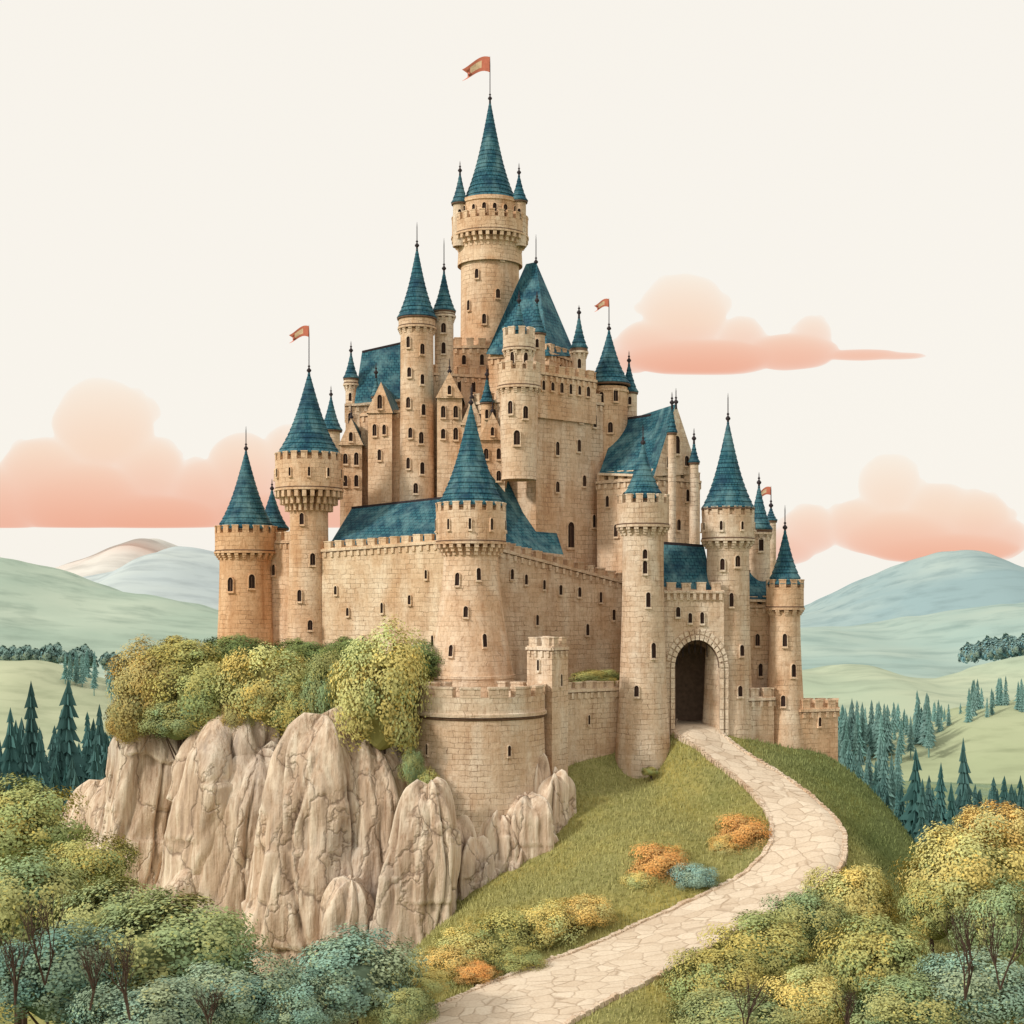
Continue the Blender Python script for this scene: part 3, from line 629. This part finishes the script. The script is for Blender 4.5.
# ---------------------------------------------------------------- foliage
def leaf_mat():
    m,nt,b=newmat('foliage',1.0); nt.nodes.remove(b)
    b=nt.nodes.new('ShaderNodeBsdfDiffuse')
    at=nt.nodes.new('ShaderNodeVertexColor'); at.layer_name='Col'; oc=nt.nodes.new('ShaderNodeObjectInfo').outputs['Color']
    c=mix(nt,at.outputs[0],oc,1.0,'MULTIPLY'); nt.links.new(c,b.inputs[0])
    nt.links.new(b.outputs[0],nt.nodes['Material Output'].inputs[0]); return m
LM=leaf_mat(); BARK=plain('bark',(.09,.06,.045))
def leafmesh(name,seed,nclump=60,per=230,leaf=.045,zmin=-.5,stretch=(1,1,1)):
    r=np.random.default_rng(seed)
    u=r.normal(size=(nclump*4,3)); u/=np.linalg.norm(u,axis=1)[:,None]; u=u[u[:,2]>zmin][:nclump]
    cen=u*r.uniform(.42,.92,(len(u),1)); rad=r.uniform(.12,.34,len(u))
    P=[];Nn=[];Cc=[];S=[]
    for c,ra,uu in zip(cen,rad,u):
        k=int(per*(ra/.25)**2); v=r.normal(size=(k,3))+uu*.6+np.array([0,0,.35]); v/=np.linalg.norm(v,axis=1)[:,None]
        rr=ra*r.uniform(.60,1.28,(k,1)); P.append(c+v*rr); nn=v+uu*.9+r.normal(size=(k,3))*.22; Nn.append(nn/np.linalg.norm(nn,axis=1)[:,None])
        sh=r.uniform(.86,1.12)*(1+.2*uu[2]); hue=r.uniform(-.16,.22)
        b_=sh*r.uniform(.86,1.14,(k,1)); col=np.concatenate([b_*(1+hue),b_,b_*(1-hue*.8)],1)
        warm=(r.random((k,1))<.07); col=np.where(warm,col*np.array([1.25,1.1,.85]),col); Cc.append(col); S.append(r.uniform(.6,1.35,k)*leaf)
    P=np.concatenate(P);Nn=np.concatenate(Nn);Cc=np.concatenate(Cc);S=np.concatenate(S)[:,None]
    t=np.cross(Nn,r.normal(size=P.shape)); t/=np.linalg.norm(t,axis=1)[:,None]; bt=np.cross(Nn,t)
    V=np.stack([P-t*S,P-bt*S*.6,P+t*S,P+bt*S*.6],1).reshape(-1,3)*np.array(stretch)
    n=len(P); me=bpy.data.meshes.new(name)
    me.vertices.add(n*4); me.vertices.foreach_set('co',V.ravel()); me.loops.add(n*4); me.loops.foreach_set('vertex_index',np.arange(n*4))
    me.polygons.add(n); me.polygons.foreach_set('loop_start',np.arange(n)*4); me.polygons.foreach_set('loop_total',np.full(n,4))
    me.update(); at=me.color_attributes.new('Col','FLOAT_COLOR','POINT')
    cc=np.repeat(np.concatenate([Cc,np.ones((n,1))],1),4,axis=0).astype(np.float32); at.data.foreach_set('color',cc.ravel())
    me.materials.append(LM); me.validate(); return me
def coremesh():
    bm=bmesh.new(); bmesh.ops.create_icosphere(bm,subdivisions=4,radius=.60)
    for v in bm.verts: v.co*=1+.30*noise.noise(v.co*3)
    me=bpy.data.meshes.new('inner_mass'); bm.to_mesh(me); bm.free(); me.materials.append(LM)
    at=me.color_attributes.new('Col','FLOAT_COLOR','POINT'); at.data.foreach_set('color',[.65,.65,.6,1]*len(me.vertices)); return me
COREM=coremesh()
LMs=[leafmesh('crown_leaves',i,85,300,.028) for i in range(5)]
LMf=[leafmesh('crown_fine',10+i,100,150,.030) for i in range(3)]
def tube(A,a,b,r0,r1,seg=6,mat=0):
    t=(b-a).normalized(); n=t.orthogonal().normalized(); m_=t.cross(n); vs=[]
    for p,r in ((a,r0),(b,r1)):
        for k in range(seg):
            th=2*math.pi*k/seg; vs.append(p+n*r*math.cos(th)+m_*r*math.sin(th))
    A[0].extend([tuple(v) for v in vs]); o=len(A[0])-2*seg
    for k in range(seg): A[1].append([o+k,o+(k+1)%seg,o+seg+(k+1)%seg,o+seg+k])
def barkobj(name,A,parent=None):
    me=bpy.data.meshes.new(name); me.from_pydata(A[0],[],A[1]); me.materials.append(BARK); return link(bpy.data.objects.new(name,me),parent)
def bush(name,px,py,hw,hh,d,col,fine=False,trunk=True):
    c=W(px,py,d); s=d/F; rx=hw*s*1.08; rz=hh*s*1.08; col=tuple(x*1.1 for x in col)
    root=bpy.data.objects.new(name,None); root.location=c; link(root)
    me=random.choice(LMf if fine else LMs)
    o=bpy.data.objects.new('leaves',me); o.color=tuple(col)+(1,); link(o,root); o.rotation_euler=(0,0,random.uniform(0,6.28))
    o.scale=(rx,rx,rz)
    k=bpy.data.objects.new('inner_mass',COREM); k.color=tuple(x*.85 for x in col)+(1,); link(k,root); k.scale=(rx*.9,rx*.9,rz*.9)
    g=H1(c.x,c.y)-c.z-.4; A=([],[]); top=Vector((0,0,0))
    if g<-.3 and trunk:
        bs=Vector((random.uniform(-.3,.3),0,g)); mid=bs.lerp(top,.6)+Vector((random.uniform(-.3,.3),0,0)); R0=max(.15,rx*.07)
        tube(A,bs,mid,R0,R0*.75); tube(A,mid,top,R0*.75,R0*.5)
        for q in range(6):
            an=random.uniform(0,6.28); e=Vector((math.cos(an)*rx*.6,math.sin(an)*rx*.6,random.uniform(-.1,.5)*rz)); tube(A,mid.lerp(top,random.random()),e,R0*.4,R0*.12,5)
        barkobj('trunk',A,root)
OL=(.33,.34,.13);YG=(.47,.45,.18);DG=(.15,.21,.085);ORG=(.56,.34,.13);TE=(.23,.32,.23);TD=(.15,.23,.17);MG=(.27,.32,.15);TB=(.24,.37,.32);BR=(.38,.32,.13);YO=(.52,.43,.17)
for b_ in [(150,700,42,48,131,BR),(185,672,48,34,133,OL),(205,704,46,44,128,OL),(236,662,40,26,136,DG),(268,698,46,48,126,YG),(300,668,36,28,131,DG),(328,700,24,46,123,MG),(384,706,47,66,119.5,YG),(350,662,30,24,130,DG),(415,668,34,22,130,DG),(128,725,22,26,129,BR),
   (232,700,26,34,129,DG),(300,716,26,32,124,OL),(345,730,20,30,121.5,DG),(240,720,20,22,125,BR),(180,724,34,24,127,MG)]: bush('bush',*b_)
for b_ in [(430,800,16,30,117,OL),(440,825,12,20,116.5,MG),(412,770,13,22,117.5,MG)]: bush('ivy_plant',*b_,fine=True,trunk=False)
for b_ in [(596,680,26,10,132.5,OL),(650,772,8,5,126,OL)]: bush('hedge',*b_)
for b_ in [(25,835,62,48,98,OL),(88,876,46,38,94,OL),(20,930,66,66,88,MG),(115,930,60,48,86,MG),(175,955,84,54,83,MG),(60,985,70,48,78,TD),(235,1000,62,40,79,TE),(352,985,68,46,83,TE),(300,1010,46,34,79,TE),(150,1020,70,40,75,TE),(400,1010,34,22,81,MG),(425,985,26,16,88,YG)]: bush('tree',*b_)
for b_ in [(448,965,30,18,95,YO),(462,952,34,22,97,YG),(505,942,38,28,98,OL),(548,932,36,26,99.5,YG),(585,916,28,20,101,YO),(478,975,22,11,93,ORG),(655,870,32,22,109,ORG),(640,885,20,13,107,YG),(675,862,16,14,110,YO),(740,838,30,20,113.5,ORG),(725,850,18,13,112,YO),(520,962,24,12,95,OL)]: bush('bush',*b_,fine=True)
for b_ in [(694,880,22,16,107,TB)]: bush('teal_shrub',*b_,fine=True)
for b_ in [(718,985,50,36,88,OL),(760,955,56,38,92,OL),(800,930,44,34,96,MG),(850,906,44,40,100,YG),(880,972,56,48,87,OL),(805,1005,44,34,83,YG),(735,1018,58,26,81,MG),(905,1015,60,34,80,MG)]: bush('bush',*b_)
for b_ in [(968,880,58,52,96,YG),(1000,845,46,40,100,YO),(935,915,34,36,94,OL),(1005,935,44,46,90,MG),(980,1000,60,40,80,TE)]: bush('tree',*b_)
# grass tufts as one object
bcx=(479-512)*123/F
n=60000; gxr=rng.uniform(-18,60,n*2); gyr=rng.uniform(84,136,n*2); gz=hgt(gxr,gyr)
pc=np.array([[p.x,p.y] for p,w in PC]); pw=np.array([w for p,w in PC])
dist=np.sqrt((gxr[:,None]-pc[None,:,0])**2+(gyr[:,None]-pc[None,:,1])**2); ok=(dist-pw[None]*.53).min(1)>0
ok&=((gxr-bcx)**2+(gyr-123)**2)>40; gxr,gyr,gz=gxr[ok],gyr[ok],gz[ok]; n=len(gxr)
hh=rng.uniform(.12,.42,n); an=rng.uniform(0,6.28,n); w=.05
dx,dy=np.cos(an)*w,np.sin(an)*w; lx,ly=rng.normal(0,.1,n),rng.normal(0,.1,n)
V=np.stack([np.stack([gxr-dx,gyr-dy,gz-.05],1),np.stack([gxr+dx,gyr+dy,gz-.05],1),np.stack([gxr+lx,gyr+ly,gz+hh],1)],1).reshape(-1,3)
me=bpy.data.meshes.new('grass'); me.from_pydata(V.tolist(),[],np.arange(n*3).reshape(-1,3).tolist())
gr=rightmask(gxr,gyr)[:,None]
cc=(base*(1-gr)+dk*gr)*rng.uniform(.85,1.5,(n,1))*1.1; cc=np.repeat(np.concatenate([cc,np.ones((n,1))],1),3,axis=0).astype(np.float32)
at=me.color_attributes.new('Col','FLOAT_COLOR','POINT'); at.data.foreach_set('color',cc.ravel()); me.materials.append(LM)
link(bpy.data.objects.new('grass',me))
def bare(px,py,d,h,seed):
    r=random.Random(seed); A=([],[]); p=W(px,py,d)
    def grow(a,dr,ln,rad,lv):
        b_=a+dr*ln; tube(A,a,b_,rad,rad*.65,4)
        if lv==0: return
        for _ in range(3 if lv>2 else 2):
            nd=(dr+Vector((r.uniform(-.6,.6),r.uniform(-.5,.5),r.uniform(0,.5)))).normalized(); grow(a.lerp(b_,r.uniform(.6,1)),nd,ln*r.uniform(.6,.85),rad*.6,lv-1)
    for _ in range(3): grow(p,Vector((r.uniform(-.35,.35),r.uniform(-.2,.2),1)).normalized(),h*.33,.06,4)
    barkobj('bare_shrub',A)
for i,q in enumerate([(45,985,72,5.5),(130,1020,69,4.5),(965,1000,74,5.5),(1000,990,73,5),(745,1030,75,3.5),(15,1005,71,4.5),(90,1010,70,4),(850,1035,74,3),(210,1035,72,3)]): bare(*q,i)
# ---------------------------------------------------------------- distant hills & forests
def hill_mat(name,c1,c2,sc_):  # aerial haze is put into the pale base colours
    m,nt,b=newmat(name,1)
    c=mix(nt,c1,c2,ramp(nt,noise_n(nt,sc_,5,mscale=(.6,1,2.5)),[(.4,0),(.65,1)]))
    c=mix(nt,c,tuple(x*.75 for x in c1),ramp(nt,noise_n(nt,sc_*6,5,mscale=(.35,1,3)),[(.48,0),(.75,.9)]))
    nt.links.new(c,b.inputs['Base Color']); return m
def ridge(name,prof,d,wid,c1,c2,zb=VALLEY-3,nz=None):
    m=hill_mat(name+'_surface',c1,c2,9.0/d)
    px=np.linspace(prof[0][0],prof[-1][0],160); py=np.interp(px,[p[0] for p in prof],[p[1] for p in prof])
    k=np.ones(9)/9; pp=np.pad(py,4,mode='edge'); py=np.convolve(pp,k,'valid')
    x=(px-512)*d/F; zc=(HY-py)*d/F; ty=np.linspace(-1,1,41)
    Xg=np.repeat(x[None],41,0); Yg=d+ty[:,None]*wid+np.zeros_like(Xg)
    prof_=(np.cos(ty*math.pi)*.5+.5)**.8; Zz=zb+(zc[None]-zb)*prof_[:,None]
    amp=.012*d
    for i in range(41):
        for j in range(160):
            Zz[i,j]+=noise.fractal((Xg[i,j]*3/d*2+d,Yg[i,j]*6/d,0),1,2,4)*amp*prof_[i]
    e=np.clip(np.minimum(np.arange(160),159-np.arange(160))/14,0,1); Zz=zb+(Zz-zb)*(e*e*(3-2*e))[None]
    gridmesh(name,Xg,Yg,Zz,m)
    return lambda q: float(np.interp((q-512)*d/F,x,Zz[20]))
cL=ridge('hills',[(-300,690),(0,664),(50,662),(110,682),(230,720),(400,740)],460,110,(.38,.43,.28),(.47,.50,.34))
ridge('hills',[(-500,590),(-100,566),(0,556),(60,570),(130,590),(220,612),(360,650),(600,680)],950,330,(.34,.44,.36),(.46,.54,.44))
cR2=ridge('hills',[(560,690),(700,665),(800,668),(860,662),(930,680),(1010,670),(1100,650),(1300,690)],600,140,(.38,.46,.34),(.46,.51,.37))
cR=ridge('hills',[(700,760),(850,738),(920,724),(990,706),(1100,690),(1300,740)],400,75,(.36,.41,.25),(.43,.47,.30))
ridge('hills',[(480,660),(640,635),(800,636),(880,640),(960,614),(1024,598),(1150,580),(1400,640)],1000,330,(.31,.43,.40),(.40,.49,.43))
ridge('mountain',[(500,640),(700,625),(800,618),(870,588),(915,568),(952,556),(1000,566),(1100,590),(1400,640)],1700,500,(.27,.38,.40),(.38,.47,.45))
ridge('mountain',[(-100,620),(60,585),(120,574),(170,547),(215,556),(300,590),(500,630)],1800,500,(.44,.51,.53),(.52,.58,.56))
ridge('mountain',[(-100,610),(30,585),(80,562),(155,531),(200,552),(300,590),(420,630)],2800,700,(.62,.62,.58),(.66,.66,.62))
def pine_forest(name,items,col,haze=1.0):
    A=([],[]); cl=[]; r=random.Random(3)
    for x,y,z0,h in items:
        rad=h*r.uniform(.12,.18); nt_=r.choice([11,13,15]); sg=9; v0=len(A[0])
        tube(A,Vector((x,y,z0-2)),Vector((x,y,z0+h*.3)),h*.02,h*.015,5)
        for i in range(nt_):
            f=i/nt_; zt_=z0+h*(.1+.9*(f+1.6/nt_)) if i<nt_-1 else z0+h; zl=z0+h*(.1+.9*f)-h*.02; R=rad*((1-f)**.85)*r.uniform(.8,1.15)+.04*rad; o=len(A[0]); A[0].append((x,y,min(zt_,z0+h)))
            for k in range(sg*2):
                th=math.pi*k/sg+i; q=R*(r.uniform(.65,1.35) if k%2 else r.uniform(.35,.6)); A[0].append((x+q*math.cos(th),y+q*math.sin(th),zl-(R*r.uniform(.1,.35) if k%2 else 0)))
            for k in range(sg*2): A[1].append([o,o+1+k,o+1+(k+1)%(sg*2)])
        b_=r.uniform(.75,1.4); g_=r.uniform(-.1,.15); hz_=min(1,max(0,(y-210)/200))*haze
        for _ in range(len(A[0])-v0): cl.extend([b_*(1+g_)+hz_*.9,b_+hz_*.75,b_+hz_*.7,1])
    me=bpy.data.meshes.new(name); me.from_pydata(A[0],[],A[1]); me.materials.append(LM)
    at=me.color_attributes.new('Col','FLOAT_COLOR','POINT'); at.data.foreach_set('color',cl)
    o=link(bpy.data.objects.new(name,me)); o.color=tuple(col)+(1,)
r=random.Random(5); it=[]
def addp(px1,px2,d1,d2,y1,y2,n,zb=VALLEY):
    for _ in range(n):
        d=r.uniform(d1,d2);px=r.uniform(px1,px2);y=r.uniform(y1,y2)+r.choice([0,0,8,16]); z=(HY-y)*d/F; it.append(((px-512)*d/F,d,zb,max(6,z-zb)))
addp(-60,150,225,300,708,775,110); addp(62,72,250,255,674,680,1); addp(30,40,250,255,680,686,1); addp(-120,140,200,230,755,808,60)
addp(90,102,240,245,700,706,1);addp(4,12,240,245,704,712,1)
addp(850,1090,215,280,770,818,130); addp(912,918,230,232,738,742,1);addp(962,968,230,232,736,740,1);addp(938,944,225,228,752,756,1);addp(1004,1010,230,235,756,762,1)
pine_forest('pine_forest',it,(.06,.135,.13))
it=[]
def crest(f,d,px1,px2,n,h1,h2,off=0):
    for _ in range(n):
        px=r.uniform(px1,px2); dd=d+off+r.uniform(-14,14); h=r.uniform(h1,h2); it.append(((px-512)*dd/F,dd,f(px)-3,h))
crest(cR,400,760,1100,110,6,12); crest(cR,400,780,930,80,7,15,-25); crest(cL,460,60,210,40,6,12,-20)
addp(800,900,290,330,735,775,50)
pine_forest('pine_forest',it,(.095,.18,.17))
def treeline(name,px1,px2,y1,y2,d,n,col,sz):
    me0=leafmesh(name,77,40,22,.16)
    P=np.zeros(len(me0.vertices)*3); me0.vertices.foreach_get('co',P); P=P.reshape(-1,3); cl=np.zeros(len(me0.vertices)*4,dtype=np.float32); me0.color_attributes['Col'].data.foreach_get('color',cl)
    allV=[];allC=[]
    for _ in range(n):
        t=r.random(); c=W(px1+(px2-px1)*t,y1+(y2-y1)*t+r.uniform(-3,3),d+r.uniform(-15,15)); q=sz*r.uniform(.5,1.3)*d/F; allV.append(P*np.array([q,q,q*1.2])+np.array(c)); allC.append(cl)
    V=np.concatenate(allV); me=bpy.data.meshes.new(name); me.from_pydata(V.tolist(),[],np.arange(len(V)).reshape(-1,4).tolist()); at=me.color_attributes.new('Col','FLOAT_COLOR','POINT'); at.data.foreach_set('color',np.concatenate(allC)); me.materials.append(LM)
    o=link(bpy.data.objects.new(name,me)); o.color=tuple(col)+(1,)
treeline('distant_trees',-60,160,655,664,600,90,(.18,.29,.27),8)
treeline('distant_trees',965,1090,656,640,800,50,(.19,.31,.31),9)
# ---------------------------------------------------------------- clouds (soft self-glowing volumes)
def cloud_mat(zb,zt,dens):
    m=bpy.data.materials.new('cloud_glow'); m.use_nodes=True; nt=m.node_tree; nt.nodes.clear()
    tc=nt.nodes.new('ShaderNodeTexCoord'); sp=nt.nodes.new('ShaderNodeSeparateXYZ'); nt.links.new(tc.outputs['Object'],sp.inputs[0])
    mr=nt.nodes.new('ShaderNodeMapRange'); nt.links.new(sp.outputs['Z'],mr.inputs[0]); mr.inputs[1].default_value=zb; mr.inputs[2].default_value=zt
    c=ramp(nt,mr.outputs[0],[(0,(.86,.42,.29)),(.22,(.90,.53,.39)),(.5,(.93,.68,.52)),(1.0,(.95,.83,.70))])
    em=nt.nodes.new('ShaderNodeEmission'); nt.links.new(c,em.inputs[0]); em.inputs[1].default_value=dens  # emission stands in for scattered light, coloured cream to coral by height
    ab=nt.nodes.new('ShaderNodeVolumeAbsorption'); ab.inputs[0].default_value=(0,0,0,1); ab.inputs[1].default_value=dens
    ad=nt.nodes.new('ShaderNodeAddShader'); nt.links.new(em.outputs[0],ad.inputs[0]); nt.links.new(ab.outputs[0],ad.inputs[1])
    ou=nt.nodes.new('ShaderNodeOutputMaterial'); nt.links.new(ad.outputs[0],ou.inputs['Volume']); return m
def cloud(puffs,yb,d,seed):
    rr_=random.Random(seed); bm=bmesh.new(); s=d/F; zb=(HY-yb)*s; ex=[]
    for px,py,rx,rz in puffs:
        for _ in range(3):
            th=rr_.uniform(0,math.pi); ex.append((px+rx*.8*math.cos(th),py-rz*.75*math.sin(th),rx*rr_.uniform(.2,.4),rz*rr_.uniform(.2,.38)))
    for px,py,rx,rz in puffs+ex:
        c=W(px,py,d); rr=bmesh.ops.create_icosphere(bm,subdivisions=4,radius=1)
        for v in rr['verts']:
            k=1+.10*noise.noise(v.co*1.7+Vector((px,0,0)))
            v.co=Vector((c.x+v.co.x*rx*s*k,d+v.co.y*rx*s*.35,c.z+v.co.z*rz*s*k))
            if v.co.z<zb: v.co.z=zb-(zb-v.co.z)*.05
    me=bpy.data.meshes.new('cloud'); bm.to_mesh(me); bm.free()
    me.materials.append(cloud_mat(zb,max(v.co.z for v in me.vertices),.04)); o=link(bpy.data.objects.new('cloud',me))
    md=o.modifiers.new('r','REMESH'); md.mode='VOXEL'; md.voxel_size=1.8*s; md.use_smooth_shade=True
    sm=o.modifiers.new('s','SMOOTH'); sm.iterations=3; sm.factor=.5
D=2600
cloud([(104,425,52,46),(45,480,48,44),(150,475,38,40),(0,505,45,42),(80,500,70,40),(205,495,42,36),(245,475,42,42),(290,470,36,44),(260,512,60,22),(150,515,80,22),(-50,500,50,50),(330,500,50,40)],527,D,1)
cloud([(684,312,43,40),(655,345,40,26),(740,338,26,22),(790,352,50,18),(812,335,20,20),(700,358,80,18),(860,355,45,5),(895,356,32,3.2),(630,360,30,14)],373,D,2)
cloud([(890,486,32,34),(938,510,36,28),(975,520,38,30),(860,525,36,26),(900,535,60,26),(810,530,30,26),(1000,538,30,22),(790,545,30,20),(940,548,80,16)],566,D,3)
# ---------------------------------------------------------------- light
sund=Vector((.80,.48,-.55)).normalized()
el=math.asin(-sund.z); az=math.atan2(-sund.x,-sund.y)
w=bpy.data.worlds.new('World'); sc.world=w; w.use_nodes=True; nt=w.node_tree; nt.nodes.clear()
sky=nt.nodes.new('ShaderNodeTexSky'); sky.sky_type='NISHITA'; sky.sun_disc=False; sky.sun_elevation=el; sky.sun_rotation=az%(2*math.pi); sky.dust_density=4
b1=nt.nodes.new('ShaderNodeBackground'); b1.inputs[1].default_value=.08; nt.links.new(sky.outputs[0],b1.inputs[0])
b2=nt.nodes.new('ShaderNodeBackground'); b2.inputs[0].default_value=(1.0,.955,.875,1); b2.inputs[1].default_value=1.01
ms=nt.nodes.new('ShaderNodeMixShader'); ms.inputs[0].default_value=.92; nt.links.new(b1.outputs[0],ms.inputs[1]);nt.links.new(b2.outputs[0],ms.inputs[2])
ou=nt.nodes.new('ShaderNodeOutputWorld'); nt.links.new(ms.outputs[0],ou.inputs[0])
sl=bpy.data.lights.new('sun','SUN'); sl.energy=2.5; sl.angle=math.radians(6); sl.color=(1,.94,.85); so=link(bpy.data.objects.new('sun',sl)); so.rotation_euler=sund.to_track_quat('-Z','Y').to_euler()
cam=bpy.data.cameras.new('camera'); cam.sensor_width=36; cam.lens=F*36/1024; cam.shift_y=(HY-512)/1024; cam.clip_end=20000; cam.clip_start=1
co=link(bpy.data.objects.new('camera',cam)); co.location=(0,0,0); co.rotation_euler=(math.pi/2,0,0); sc.camera=co
sc.view_settings.view_transform='Standard'; sc.view_settings.look='None'; sc.view_settings.exposure=0
